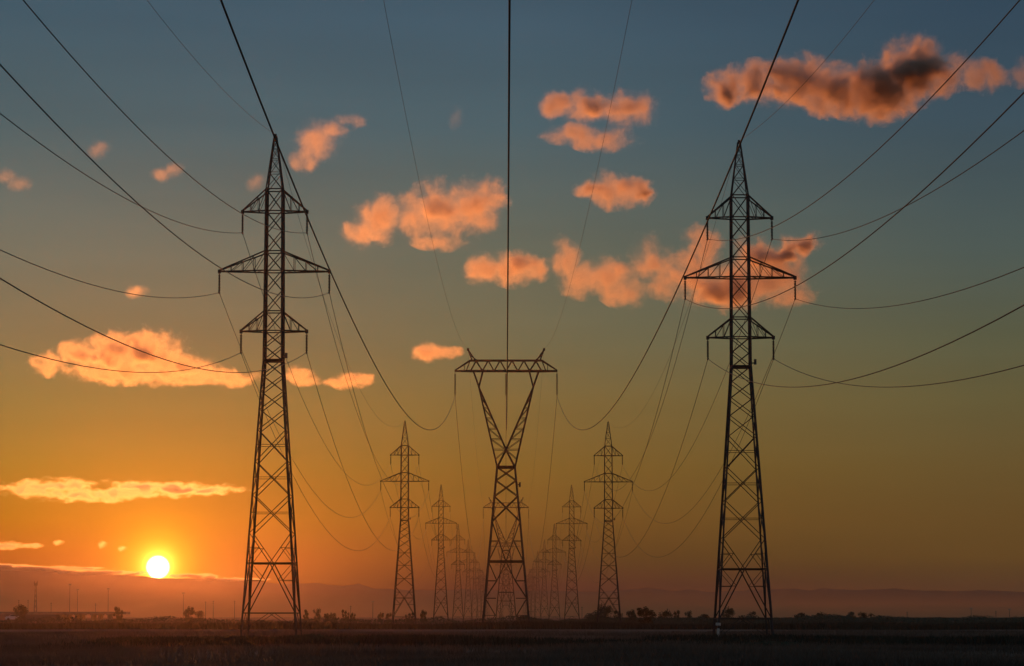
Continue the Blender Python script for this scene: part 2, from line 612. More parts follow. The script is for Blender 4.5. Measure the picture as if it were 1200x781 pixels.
def make_line_pylon(ext):
    """Double circuit lattice pylon; ext lengthens or shortens its lower body."""
    root = empty('lattice_pylon')
    belt = tz(423) + ext
    up = lambda y: tz(y) + ext
    lo = lambda y: 0.05 + (tz(y) - tz(750)) * (belt - 0.05) / (tz(423) - tz(750))
    w = piecewise([(up(160), 1.3 * T_S), (up(223), 9.5 * T_S), (belt, 10.7 * T_S), (lo(718), 30.2 * T_S), (-0.5, 32.7 * T_S)])
    LEG, BR, SM = 0.12, 0.054, 0.036
    # legs: each its own mesh, from its footing up to the belt
    for sx in (-1, 1):
        for sy in (-1, 1):
            mb = MB()
            a, b = w(-0.5), w(belt)
            mb.bar((sx * a, sy * a, -0.5), (sx * b, sy * b, belt), LEG)
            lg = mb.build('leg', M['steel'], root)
            ft = MB()
            ft.rings([(sx * a, sy * a, -0.6), (sx * a, sy * a, 0.14), (sx * a * 0.999, sy * a * 0.999, 0.17)], [0.36, 0.34, 0.26], 10)
            ft.build('footing', M['concrete'], lg)
    # lower bracing
    mb = MB()
    face_x(mb, [lo(y) for y in (505, 481, 460, 441)] + [belt], w, BR)
    face_x(mb, [lo(y) for y in (625, 581, 542, 505)], w, BR)
    for y in (522, 560, 601):
        ring_(mb, lo(y), w, SM)
    ring_(mb, belt, w, 0.13)
    ring_(mb, lo(660), w, 0.085)
    ring_(mb, lo(718), w, 0.08)
    zt, zm, zb = lo(625), lo(660), lo(718)
    for ax in (0, 1):
        for s in (-1, 1):
            P = lambda u, z, k=None: ((u * w(z), s * w(z), z) if ax == 0 else (s * w(z), u * w(z), z))
            mid = P(0, zm)
            for u in (-1, 1):
                mb.bar(P(u, zt), mid, BR)
                mb.bar(mid, P(u, zb), 0.075)
                z1 = lo(642)
                f = (zt - z1) / (zt - zm)
                mb.bar(P(u, z1), P(u * (1 - f), z1), SM)
                mb.bar(P(u * (1 - f), z1), P(u, zm), SM)
                z2 = lo(680)
                f2 = (zm - z2) / (zm - zb)
                mb.bar(P(u, z2), P(u * f2, z2), SM)
                mb.bar(P(u * f2, z2), P(u, zm), SM)
                mb.bar(P(0, zb), P(u, lo(739)), SM)
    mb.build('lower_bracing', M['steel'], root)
    # straight shaft between the belt and the top arm
    mb = MB()
    lev = [belt] + [up(y) for y in (406, 388.7, 365.7, 342, 318.5, 295.5, 272, 248.6, 223)]
    face_x(mb, lev, w, BR)
    for y in (388.7, 365.7, 318.5, 295.5, 248.6, 223):
        ring_(mb, up(y), w, 0.07)
    for sx in (-1, 1):
        for sy in (-1, 1):
            a, b = w(belt), w(up(223))
            mb.bar((sx * a, sy * a, belt), (sx * b, sy * b, up(223)), 0.115)
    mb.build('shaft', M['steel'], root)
    mb = MB()
    for sx in (-1, 1):
        for sy in (-1, 1):
            a, b = w(up(223)), w(up(160))
            mb.bar((sx * a, sy * a, up(223)), (sx * b, sy * b, up(160)), 0.08)
    lev = [up(y) for y in (223, 203, 187, 175, 166)]
    face_x(mb, lev, w, SM)
    for z in lev[1:]:
        ring_(mb, z, w, SM)
    mb.box((0, 0, up(159.5)), (0.16, 0.2, 0.25))
    mb.build('peak', M['steel'], root)
    for yt, yb, half in t_arms():
        for s in (-1, 1):
            mb = MB()
            zb_, zt_ = up(yb), up(yt)
            tip = Vector((s * half * T_S, 0, zb_))
            for sy in (-1, 1):
                B = Vector((s * w(zb_), sy * w(zb_), zb_))
                T = Vector((s * w(zt_), sy * w(zt_), zt_))
                tp = tip + Vector((0, sy * 0.06, 0))
                mb.bar(B, tp, 0.09)
                mb.bar(T, tp + Vector((0, 0, 0.08)), 0.09)
                npan = 3 if half > 50 else 2
                for i in range(1, npan + 1):
                    f = i / (npan + 1)
                    b_, t_ = B.lerp(tp, f), T.lerp(tp, f)
                    mb.bar(b_, t_, SM)
                    mb.bar(b_, T.lerp(tp, (i - 1) / (npan + 1)), SM)
            npan = 4 if half > 50 else 3
            for i in range(npan):
                f = i / npan
                B0 = Vector((s * w(zb_), -w(zb_), zb_)).lerp(tip, f)
                B1 = Vector((s * w(zb_), w(zb_), zb_)).lerp(tip, f)
                N1 = Vector((s * w(zb_), w(zb_), zb_)).lerp(tip, (i + 1) / npan)
                mb.bar(B0, B1, SM)
                mb.bar(B0, N1, SM)
            mb.box(tip + Vector((0, 0, 0.0)), (0.2, 0.22, 0.24))
            mb.build('cross_arm', M['steel'], root)
            insulator(root, tip.x, 0, zb_ - 0.11, T_INS - 0.1)
    mb = MB()
    z = belt + 0.2
    a = w(z)
    mb.bar((a - 0.05, -a, z), (a + 0.30, -a, z), 0.07)
    mb.box((a + 0.30, -a, z + 0.08), (0.16, 0.16, 0.36))
    mb.build('bracket', M['rust'], root)
    return root


def t_attach(base, ext):
    """Points where the cables of a line pylon hang: earth wire, then (level, side)."""
    out = {('earth', 0): Vector(base) + Vector((0, 0, tz(160) + ext + 0.1))}
    for i, (yt, yb, half) in enumerate(t_arms()):
        for s in (-1, 1):
            out[(i, s)] = Vector(base) + Vector((s * half * T_S, 0, tz(yb) + ext - T_INS))
    return out


N_T = 10
PROTO = {}
ATT = {-1: [], 1: []}
EXT = {-1: [0.0, -2.3, -0.6, -2.0, -0.3, 0, -1.2, 0, 0.5, 0], 1: [-0.05, -2.4, -0.7, -1.8, -0.5, 0.3, -1.0, 0, 0, 0.4]}
ORD = ['first', 'second', 'third', 'fourth', 'fifth', 'sixth', 'seventh', 'eighth', 'ninth', 'tenth']
T_LAB = {
    (-1, 0): 'tall dark lattice pylon with three pairs of arms, standing just right of the low sun',
    (1, 0): 'tall dark lattice pylon with a sunlit-pale guard on one leg, in front of orange clouds',
}
base_px = {-1: [(318.3, 154), (474.3, 356)], 1: [(870.5, 154), (712.3, 356)]}
for side in (-1, 1):
    xl = at(base_px[side][0][0], 723, T_D1).x
    for i in range(N_T):
        d = T_D1 + T_SPAN * i
        ext = EXT[side][i]
        x = xl * (1 + 0.004 * min(i, 3))
        z = (0.0 if side < 0 else -0.38) if i == 0 else -0.05
        key = round(ext * 2) / 2 if i > 2 else ext
        if key not in PROTO:
            o = PROTO[key] = make_line_pylon(key)
        else:
            o = copy_tree(PROTO[key])
        o.location = (x, d, z)
        lab = T_LAB.get((side, i))
        if lab is None:
            row = 'left' if side < 0 else 'right'
            if i == 1:
                lab = 'slender pylon next behind the tall one beside the sun' if side < 0 else 'slender pylon rising out of the dark trees, behind the guarded-leg pylon'
            else:
                lab = f'hazy brown lattice pylon, {ORD[i]} one back along the {row} row'
        tag(o, lab, 'pylon', 'double circuit pylons in two receding rows')
        ATT[side].append(t_attach((x, d, z), key))
    # the pylon behind the photographer, only as cable ends
    ATT[side].insert(0, t_attach((xl, T_D1 - T_SPAN, 0), 0.0))

right_first = None
for o in bpy.data.objects:
    if o.get('label') == T_LAB[(1, 0)]:
        right_first = o
# the guard sleeve, sun glint painted in as its pale colour, on the near left leg of the right pylon
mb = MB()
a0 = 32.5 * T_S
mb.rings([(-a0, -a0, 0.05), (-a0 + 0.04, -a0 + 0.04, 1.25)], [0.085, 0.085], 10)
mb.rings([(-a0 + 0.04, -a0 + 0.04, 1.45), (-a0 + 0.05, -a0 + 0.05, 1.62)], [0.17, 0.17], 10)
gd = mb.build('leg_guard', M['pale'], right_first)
gd['label'] = 'guard sleeve around the foot of the leg, sun glint in its pale colour'

# the middle line: flat delta pylons
C_D1, C_SPAN = 354.0, 446.0
C_S = C_D1 / F
cz = lambda y: at(VPX, y, C_D1).z
C_INS = 4.0
C_HALF = 60.0 * C_S


def make_delta_pylon():
    root = empty('delta_pylon')
    Z = cz
    w = piecewise([(-0.4, 27.6 * C_S), (Z(611), 16.3 * C_S), (Z(547.5), 10.4 * C_S), (Z(540), 10.4 * C_S)])
    LEG, BR, SM = 0.23, 0.13, 0.085
    wz = Z(547.5)
    for sx in (-1, 1):
        for sy in (-1, 1):
            mb = MB()
            zs = [-0.4, Z(611), wz]
            for z0, z1 in zip(zs, zs[1:]):
                mb.bar((sx * w(z0), sy * w(z0), z0), (sx * w(z1), sy * w(z1), z1), LEG)
            lg = mb.build('leg', M['steel'], root)
            ft = MB()
            a = w(-0.4)
            ft.rings([(sx * a, sy * a, -0.6), (sx * a, sy * a, 0.2), (sx * a, sy * a, 0.25)], [0.6, 0.55, 0.4], 10)
            ft.build('footing', M['concrete'], lg)
    mb = MB()
    face_x(mb, [Z(611), Z(581.5), Z(563), wz], w, BR)
    ring_(mb, wz, w, 0.34)
    zt, zm, zb = Z(611), Z(658), 0.1
    ring_(mb, zm, w, 0.30)
    for y in (680.5, 701, 721):
        z = Z(y)
        for ax in (0, 1):
            for s in (-1, 1):
                for u in (-1, 1):
                    P = lambda q, zz: ((q * w(zz), s * w(zz), zz) if ax == 0 else (s * w(zz), q * w(zz), zz))
                    k = 0.48
                    mb.bar(P(u, z), P(u * k, z), SM)
    for ax in (0, 1):
        for s in (-1, 1):
            P = lambda q, zz: ((q * w(zz), s * w(zz), zz) if ax == 0 else (s * w(zz), q * w(zz), zz))
            for u in (-1, 1):
                mb.bar(P(u, zt), P(0, zm), BR)
                mb.bar(P(u, Z(634)), P(u * 0.5, Z(634)), SM)
                mb.bar(P(u * 0.5, Z(634)), P(u, zm), SM)
                mb.bar(P(u, zm), P(u * 0.48, Z(680.5)), BR)
                mb.bar(P(u * 0.48, Z(680.5)), P(u, Z(701)), BR)
                mb.bar(P(u, Z(701)), P(u * 0.48, Z(721)), BR)
                mb.bar(P(0, zm), P(u * 0.48, Z(680.5)), SM)
                mb.bar(P(u * 0.48, Z(721)), P(u * 0.85, zb), SM)
    mb.build('lower_body', M['steel'], root)
    # the two arms of the V
    kn = Z(390 + 535 * 0.2561)       # where the inner chords meet
    tp = Z(390 + 248 * 0.2561)       # where each arm is pinched together
    bb, bt = Z(434.8), Z(422.5)
    half_y = lambda z: w(wz) * (1 - 0.45 * (z - wz) / (bb - wz))
    for s in (-1, 1):
        mb = MB()
        for sy in (-1, 1):
            W0 = Vector((s * 10.4 * C_S, sy * half_y(wz), wz))
            X0 = Vector((-s * 10.4 * C_S, sy * half_y(wz), wz))
            K = Vector((0, sy * half_y(kn), kn))
            T = Vector((s * 32.0 * C_S, sy * half_y(tp), tp))
            E = Vector((s * 38.5 * C_S, sy * half_y(bb), bb))
            I = Vector((s * 27.3 * C_S, sy * half_y(bb), bb))
            mb.bar(W0, T, 0.23)
            mb.bar(T, E, 0.24)
            mb.bar(K, T, 0.22)
            mb.bar(T, I, 0.20)
            mb.bar(X0 * 0.5 + W0 * 0.5 if False else W0, K, 0.22)
            n = 6
            for i in range(1, n):
                f, f2 = i / n, (i + 0.5) / n
                a, b = W0.lerp(T, 0.22 + 0.78 * f), K.lerp(T, f)
                mb.bar(a, K.lerp(T, (i - 1) / n), SM)
                mb.bar(a, b, SM)
            mb.bar(K, W0.lerp(T, 0.22), SM)
            mb.bar(K, W0.lerp(T, 0.10), SM)
        for i in range(0, 8):
            f = i / 7
            a = Vector((s * (10.4 + 21.6 * f) * C_S, 0, wz + (tp - wz) * f))
            h = half_y(a.z)
            mb.bar(a + Vector((0, -h, 0)), a + Vector((0, h, 0)), SM)
            if i < 7:
                f1 = (i + 1) / 7
                c = Vector((s * (10.4 + 21.6 * f1) * C_S, half_y(wz + (tp - wz) * f1), wz + (tp - wz) * f1))
                mb.bar(a + Vector((0, -h, 0)), c, SM)
        mb.build('v_arm', M['steel'], root)
    mb = MB()
    hb = half_y(bb)
    for sy in (-1, 1):
        for s in (-1, 1):
            mb.bar((0, sy * hb, bb), (s * 60.3 * C_S * 0.66, sy * hb, bb), 0.22)
            mb.bar((s * 60.3 * C_S * 0.66, sy * hb, bb), (s * 60.3 * C_S, 0, bb), 0.26)
            mb.bar((s * 42.3 * C_S, sy * hb * 0.8, bt), (s * 60.3 * C_S, 0, bb + 0.1), 0.18)
            mb.bar((s * 42.3 * C_S, sy * hb * 0.8, bt), (0, sy * hb * 0.8, bt), 0.19)
            mb.bar((s * 49 * C_S, sy * hb * 0.5, bb), (s * 49 * C_S, sy * hb * 0.5, bb + (bt - bb) * 0.62), SM)
            mb.bar((s * 42.3 * C_S, sy * hb * 0.8, bt), (s * 47 * C_S, sy * hb * 0.8, bb), SM)
        n = 12
        for i in range(n):
            x0 = (-42 + 84 * i / n) * C_S
            x1 = (-42 + 84 * (i + 1) / n) * C_S
            z0, z1 = (bb, bt) if i % 2 == 0 else (bt, bb)
            mb.bar((x0, sy * hb * 0.9, z0), (x1, sy * hb * 0.9, z1), 0.12)
    for i in range(9):
        x = (-40 + 10 * i) * C_S
        mb.bar((x, -hb, bb), (x, hb, bb), SM)
        if i < 8:
            mb.bar((x, -hb, bb), (x + 10 * C_S, hb, bb), SM)
    mb.build('bridge_beam', M['steel'], root)
    for s in (-1, 1):
        mb = MB()
        tip = Vector((s * 44.8 * C_S, 0, Z(409.5)))
        for sy in (-1, 1):
            mb.bar((s * 27.5 * C_S, sy * hb * 0.8, bb), tip, 0.16)
            mb.bar((s * 40 * C_S, sy * hb * 0.8, bt), tip, 0.14)
            mb.bar((s * 34 * C_S, sy * hb * 0.8, bt), (s * 42.4 * C_S, sy * hb * 0.3, Z(416)), SM)
        mb.box(tip, (0.35, 0.3, 0.4))
        mb.build('horn', M['steel'], root)
    for x in (-C_HALF, 0, C_HALF):
        insulator(root, x, 0, bb - 0.12, C_INS - 0.12, 0.17, 20)
    mb = MB()
    z = Z(568.5)
    a = w(z)
    mb.bar((a - 0.1, -a, z), (a + 0.55, -a, z), 0.16)
    mb.box((a + 0.5, -a, z), (0.3, 0.2, 0.75))
    mb.build('bracket', M['rust'], root)
    return root


def c_attach(x, y):
    o = {('phase', s): Vector((x + s * C_HALF, y, cz(434.8) - C_INS)) for s in (-1, 0, 1)}
    for s in (-1, 1):
        o[('earth', s)] = Vector((x + s * 44.8 * C_S, y, cz(409.5) + 0.2))
    return o


C_LAB = ['dark delta pylon with V-shaped arms and flat top beam in the middle', 'smaller hazy delta pylon seen through the legs of the dark one in front',
         'tiny faded delta pylon third along the middle line', 'faintest delta pylon at the far end of the middle line']
c0 = make_delta_pylon()
CA = [c_attach(0.15, C_D1 - C_SPAN)]
for i in range(4):
    o = c0 if i == 0 else copy_tree(c0)
    o.location = (0, C_D1 + C_SPAN * i, -0.05)
    tag(o, C_LAB[i], 'pylon', 'flat topped delta pylons of the middle line')
    CA.append(c_attach(0, C_D1 + C_SPAN * i))


# ------------------------------------------------------------------ cables
def cable(name, pts, sag, r, label, cat, group, near=0):
    mb = MB()
    line = []
    for k, (a, b) in enumerate(zip(pts, pts[1:])):
        n = 60 if k == 0 else (40 if k < 3 else 20)
        for i in range(n + (1 if k == len(pts) - 2 else 0)):
            t = i / n
            p = a.lerp(b, t)
            p.z -= 4 * sag * t * (1 - t)
            line.append(p)
    mb.rings(line, [r] * len(line), 6)
    tag(mb.build(name, M['wire'], None, True), label, cat, group)


LEV = ['top', 'middle', 'bottom']
for side in (-1, 1):
    row = 'left' if side < 0 else 'right'
    A = ATT[side]
    cable('earth_wire', [a[('earth', 0)] for a in A], 7.4, 0.0115, f'thin earth wire running over the peaks of the {row} pylon row', 'cable', 'earth wires')
    for i in range(3):
        for s in (-1, 1):
            io = 'outer' if s == side else 'inner'
            cable('power_cable', [a[(i, s)] for a in A], 8.97 if side < 0 else 9.55, 0.0195,
                  f'power cable hung from the {io} {LEV[i]} arms of the {row} pylon row', 'cable', 'conductors of the two pylon rows')
for s, nm in ((-1, 'left'), (0, 'centre'), (1, 'right')):
    lab = ('thick cable coming straight down overhead to the middle of the delta beam' if s == 0 else
           f'thick cable sweeping past the {nm} tall pylon to the {nm} end of the delta beam')
    cable('power_cable', [a[('phase', s)] for a in CA], 19.35, 0.033, lab, 'cable', 'conductors of the middle line')
for s, nm in ((-1, 'left'), (1, 'right')):
    cable('earth_wire', [a[('earth', s)] for a in CA], 12.7, 0.0115, f'hair-thin earth wire from the {nm} horn of the delta pylons', 'cable', 'earth wires')


# ------------------------------------------------------------------ trees
def make_tree(h, wd, seed, low=0.15):
    """A tree with trunk, limbs and a crown of leaf clumps."""
    rng = random.Random(seed)
    root = empty('tree')
    tr = MB()
    bend = rng.uniform(-0.05, 0.05) * h
    top = Vector((bend, 0, h * 0.8))
    tr.rings([(0, 0, -0.3), (bend * 0.2, 0, h * 0.25), (bend * 0.6, 0, h * 0.55), top], [h * 0.035, h * 0.027, h * 0.018, h * 0.006], 7)
    cl = []
    for i in range(9):
        z = h * (low + 0.1 + (0.72 - low) * rng.random())
        a = rng.uniform(0, 2 * math.pi)
        L = wd * 0.5 * rng.uniform(0.45, 0.95) * (1 - 0.45 * abs(z / h - 0.5))
        e = Vector((math.cos(a) * L, math.sin(a) * L, z + L * rng.uniform(0.1, 0.6)))
        e.z = min(e.z, h * 0.92)
        s_ = Vector((bend * z / h * 0.8, 0, z * 0.85))
        tr.rings([s_, s_.lerp(e, 0.5) + Vector((0, 0, L * 0.08)), e], [h * 0.012, h * 0.008, h * 0.003], 5)
        cl.append((e, wd * rng.uniform(0.13, 0.24)))
    for i in range(6):
        a = i * math.pi / 3 + rng.uniform(-0.3, 0.3)
        cl.append((Vector((math.cos(a) * wd * 0.28, math.sin(a) * wd * 0.28, h * rng.uniform(0.12, 0.3))), wd * rng.uniform(0.15, 0.2)))
    cl.append((Vector((bend, 0, h * 0.86)), wd * 0.17))
    cl.append((Vector((bend * 0.7, 0, h * 0.62)), wd * 0.25))
    tr.build('trunk', M['bark'], root)
    cr = MB()
    for c, r in cl:
        for _ in range(110):
            v = Vector((rng.gauss(0, 1), rng.gauss(0, 1), rng.gauss(0, 0.8)))
            v = v.normalized() * r * rng.random() ** 0.45
            p = c + v
            if p.z < h * low * 0.6:
                continue
            sz = h * rng.uniform(0.025, 0.06)
            a = Vector((rng.gauss(0, 1), rng.gauss(0, 1), rng.gauss(0, 1))).normalized()
            b = a.orthogonal().normalized()
            cr.add([p - a * sz, p + b * sz * 0.5, p + a * sz, p - b * sz * 0.5], [(0, 1, 2, 3)])
    cr.build('crown', M['leaf'], root)
    return root


TREES = [  # photo x, top y, width px, distance, label
    (359, 716, 6, 950, 'small round tree, first of a loose row right of the tall left pylon'),
    (372, 714, 7, 900, 'taller of the small trees standing just right of the tall left pylon'),
    (384, 719, 7, 1000, 'low bushy tree between two small trees left of the second left pylon'),
    (391, 719.5, 5, 1000, 'tiny narrow tree beside a low bushy one on the left horizon'),
    (405, 716, 6, 950, 'dark upright small tree halfway between the first and second left pylons'),
    (413, 719, 5, 1050, 'tiny tree right beside the dark upright one on the left horizon'),
    (446, 718, 5, 950, 'small tree left of the feet of the second left pylon'),
    (455, 720, 5, 1000, 'tiny low tree almost at the feet of the second left pylon'),
    (480, 719, 7, 900, 'small dark tree showing between the legs of the second left pylon'),
    (496, 716, 6, 900, 'single small tree between the second and third left pylons'),
    (221, 711, 8, 900, 'rounded tree on the horizon right below and right of the sun'),
    (233, 717, 14, 950, 'low wide tree between the sun and the tall left pylon'),
    (139, 713, 8, 1000, 'small tree at the right end of the road bridge'),
    (25, 710, 16, 900, 'dark flat clump of a tree standing above the road embankment'),
    (698, 716, 22, 640, 'spreading dark bush left of the feet of the slender right pylon'),
    (709, 712, 18, 660, 'dark tree around the foot of the slender right pylon'),
    (725, 717, 12, 680, 'low dark tree just right of the foot of the slender right pylon'),
    (740, 716, 13, 640, 'pointed dark bush between the slender right pylon and the biggest tree'),
    (757, 711.5, 20, 620, 'biggest dark tree on the right horizon, with a broad uneven crown'),
    (779, 718, 13, 700, 'small dark tree just right of the biggest tree'),
    (791, 717, 10, 700, 'rounded small tree, last of the thick clump right of the slender pylon'),
    (807, 717, 7, 760, 'lone small tree between the thick clump and the tall right pylon'),
    (824, 720, 16, 800, 'low flat bush left of the tall right pylon'),
    (854, 715, 14, 700, 'peaked dark tree seen between the legs of the tall right pylon'),
    (880, 718, 14, 720, 'round dark tree seen near the right leg of the tall right pylon'),
    (913, 725, 14, 700, 'very low bush right of the tall right pylon'),
    (940, 718.5, 21, 680, 'broad domed tree a little right of the tall right pylon'),
    (963, 720, 16, 700, 'bushy tree beside the broad domed tree'),
    (996, 718.5, 15, 680, 'left tree of the long flat topped clump on the right horizon'),
    (1013, 718.5, 18, 680, 'tallest tree of the long flat topped clump on the right horizon'),
    (1030, 723, 24, 700, 'low tree trailing off the right side of the flat topped clump'),
    (1062, 725, 12, 720, 'tiny bush midway along the right horizon'),
    (1097, 725, 26, 680, 'broad low tree toward the right end of the horizon'),
    (1124, 725.5, 14, 700, 'small rounded tree right of the broad low one'),
    (1166, 726.5, 20, 700, 'low wide bush near the right end of the horizon'),
    (1194, 724, 16, 680, 'last dark tree at the right edge of the picture'),
]
protos = [make_tree(6.0, 6.0, 11, 0.06), make_tree(6.0, 6.6, 23, 0.05), make_tree(6.0, 5.4, 37, 0.1), make_tree(6.0, 7.2, 51, 0.03)]
used = set()
for i, (x, y, wpx, d, lab) in enumerate(TREES):
    k = i % 4
    pr = protos[k]
    o = pr if k not in used else copy_tree(pr)
    used.add(k)
    d = d * 0.62
    p = at(x, y, d)
    o.location = (p.x, d, 0)
    sxy = wpx * d / F / (6.0, 6.6, 5.4, 7.2)[k] * 1.12
    if wpx < 9:
        sxy *= 1.35
    o.scale = (sxy, sxy, max(1.0, p.z) / 6.0 * 1.03)
    o.rotation_euler = (0, 0, random.uniform(0, 6.28))
    tag(o, lab, 'tree', 'dark trees along the horizon')


# the hedgerow that closes the field on the horizon
def hedge():
    rng = random.Random(99)
    mb = MB()
    for _ in range(52000):
        x = rng.uniform(-130, 130) if rng.random() < 0.45 else rng.uniform(2, 120)
        y = 400 + rng.gauss(0, 5)
        k = min(1.0, max(0.0, (x - 10) / 10))
        lump = noise.fractal(Vector((x * 0.15, 1.3, 0.0)), 0.8, 2.0, 5)
        hh = (0.9 + 0.7 * max(0.0, 0.5 + lump)) * (1 - k) + (1.45 + 1.5 * max(0.0, lump + 0.05)) * k
        p = Vector((x, y, hh * rng.random() ** 0.7))
        sz = rng.uniform(0.09, 0.19)
        a = Vector((rng.gauss(0, 1), rng.gauss(0, 1), rng.gauss(0, 1))).normalized()
        b = a.orthogonal().normalized()
        mb.add([p - a * sz, p + b * sz * 0.8, p + a * sz, p - b * sz * 0.8], [(0, 1, 2, 3)])
    tag(mb.build('hedgerow', M['leaf']), 'low dark hedgerow along the far edge of the field', 'hedgerow', kind='stuff')


hedge()


def make_bush(x, y, wpx, hgt, lab, seed):
    rng = random.Random(seed)
    d = 1.62 * F / (y - HORY)
    p = at(x, y, d)
    root = empty('bush', (p.x, d, ground_z(p.x, d)))
    W = wpx * d / F
    st, lf = MB(), MB()
    for _ in range(60):
        bx, by = rng.gauss(0, W * 0.22), rng.gauss(0, 0.7)
        hh = hgt * rng.uniform(0.5, 1.0) * math.exp(-(bx / (W * 0.36)) ** 2)
        tx, ty = bx + rng.gauss(0, 0.2), by + rng.gauss(0, 0.2)
        st.rings([(bx, by, -0.05), ((bx + tx) / 2, (by + ty) / 2, hh * 0.55), (tx, ty, hh)], [0.012, 0.009, 0.004], 5)
        for _ in range(70):
            q = Vector((tx + rng.gauss(0, 0.22), ty + rng.gauss(0, 0.22), hh * rng.random() ** 0.7))
            sz = rng.uniform(0.03, 0.08)
            a = Vector((rng.gauss(0, 1), rng.gauss(0, 1), rng.gauss(0, 1))).normalized()
            b = a.orthogonal().normalized()
            lf.add([q - a * sz, q + b * sz * 0.5, q + a * sz, q - b * sz * 0.5], [(0, 1, 2, 3)])
    st.build('stem', M['bark'], root)
    lf.build('leaf_cover', M['leaf'], root)
    tag(root, lab, 'bush', 'low bushes in the near field')


make_bush(372, 756, 130, 0.75, 'wide low dark bush near the foot of the tall left pylon', 3)
make_bush(905, 757, 80, 0.35, 'thin low dark bush in the near field, right of the guarded pylon leg', 4)


# ------------------------------------------------------------------ road bridge, masts, car
def make_bridge():
    D = 800.0
    xa, xb = at(-60, 717, D).x, at(150, 717, D).x
    zt = at(0, 717.2, D).z
    root = empty('road_bridge', ((xa + xb) / 2, D, 0))
    L = xb - xa
    mb = MB()
    mb.box((0, 0, zt - 0.45), (L, 9, 0.9))
    dk = mb.build('deck', M['concrete'], root)
    for px in (74, 81, 91, 97, 110, 118, 129):
        x = at(px, 720, D).x - (xa + xb) / 2
        mb = MB()
        mb.box((x, 0, (zt - 0.9) / 2 - 0.2), (0.8, 6, zt - 0.9 + 0.4))
        mb.box((x, 0, zt - 1.05), (1.3, 8, 0.3))
        mb.build('pier', M['concrete'], root)
    x0, x1 = -L / 2, at(68, 720, D).x - (xa + xb) / 2
    mb = MB()
    mb.add([(x0, -14, -0.3), (x1 + 3, -10, -0.3), (x1 + 3, 10, -0.3), (x0, 14, -0.3), (x0, -4.4, zt - 0.92), (x1, -4.4, zt - 0.92), (x1, 4.4, zt - 0.92), (x0, 4.4, zt - 0.92)],
           [(3, 2, 1, 0), (4, 5, 6, 7), (0, 1, 5, 4), (1, 2, 6, 5), (2, 3, 7, 6), (3, 0, 4, 7)])
    mb.build('embankment', M['reed'], root)
    tag(root, 'low flat road bridge on short piers along the left horizon', 'bridge')


make_bridge()


def make_mast(x, ytop, D, kind, lab):
    p = at(x, ytop, D)
    H = p.z
    root = empty('mast', (p.x, D, 0))
    px = D / F
    mb = MB()
    r = max(0.10, 0.30 * px)
    if kind == 'lattice':
        hw0, hw1 = 1.7 * px, 0.7 * px
        w = piecewise([(0, hw0), (H, hw1)])
        for sx in (-1, 1):
            for sy in (-1, 1):
                mb.bar((sx * hw0, sy * hw0, -0.3), (sx * hw1, sy * hw1, H), r * 0.9)
        face_x(mb, [H * i / 7 for i in range(8)], w, r * 0.6)
        mb.build('tower_frame', M['pole'], root)
        mb = MB()
        for s in (-1, 1):
            mb.rings([(s * 1.6 * px, 0, H - 1.5), (s * 1.6 * px, 0, H + 0.7)], [r * 1.5, r * 1.5], 8)
        mb.bar((-1.7 * px, 0, H - 0.6), (1.7 * px, 0, H - 0.6), r)
        mb.build('antenna', M['pole'], root)
        tag(root, lab, 'mast', 'thin masts along the horizon')
        return
    mb.rings([(0, 0, -0.3), (0, 0, H * 0.5), (0, 0, H)], [r * 1.3, r, r * 0.7], 8)
    mb.build('pole', M['pole'], root)
    mb = MB()
    if kind == 'light':
        mb.box((0, 0, H), (3.0 * px, 0.5, 0.25 * px + 0.2))
        for s in (-1, 0, 1):
            mb.box((s * 1.1 * px, -0.2, H - 0.35), (0.7 * px, 0.35, 0.3))
        mb.build('lamp_head', M['lens'], root)
    else:
        mb.box((0, 0, H - 0.5), (2.2 * px, 0.15, 0.18))
        mb.box((0, 0, H - 1.3), (1.6 * px, 0.15, 0.18))
        mb.build('cross_bar', M['pole'], root)
    tag(root, lab, 'mast', 'thin masts along the horizon')


for a in [
    (42, 683, 1100, 'lattice', 'thick lattice mast, tallest at the left above the road bridge'),
    (82, 685, 1100, 'light', 'tall thin light mast over the bridge, left of a shorter one'),
    (91, 691, 1150, 'light', 'shorter light mast just right of the tall thin one over the bridge'),
    (127, 690, 1100, 'light', 'light mast near the right end of the bridge, left of the sun'),
    (60, 706, 1020, 'cross', 'short dark post on the bridge between two tall masts'),
    (22, 703, 1150, 'cross', 'thin short mast left of the lattice mast'),
    (33, 703, 1150, 'cross', 'thin short mast close against the left of the lattice mast'),
    (112, 707, 1150, 'cross', 'faint short mast left of the light mast by the sun'),
    (215, 695, 1150, 'light', 'faint thin mast just right of the sun'),
    (241, 705, 1150, 'cross', 'faint short mast between the sun and the tall left pylon'),
    (250, 704, 1100, 'cross', 'dark short mast left of the tall left pylon'),
    (275, 704, 1150, 'cross', 'thin mast against the left leg of the tall left pylon'),
    (437, 705, 1150, 'light', 'mast on the horizon left of the second left pylon'),
    (411, 710, 1200, 'cross', 'faint mast above the small trees left of the second left pylon'),
    (682, 711, 1100, 'cross', 'thin mast between the third and second right pylons'),
    (782, 713, 1150, 'cross', 'faint mast above the clump of trees on the right'),
    (1063, 717, 1100, 'cross', 'short mast above the tiny bush on the right horizon'),
    (1138, 713, 1100, 'light', 'tallest of the thin masts near the right edge'),
    (1154, 721, 1150, 'cross', 'shortest of the thin masts near the right edge'),
    (1167, 716, 1100, 'cross', 'thin mast second from the right edge'),
    (1183, 714, 1100, 'light', 'thin mast closest to the right edge'),
]:
    make_mast(*a)


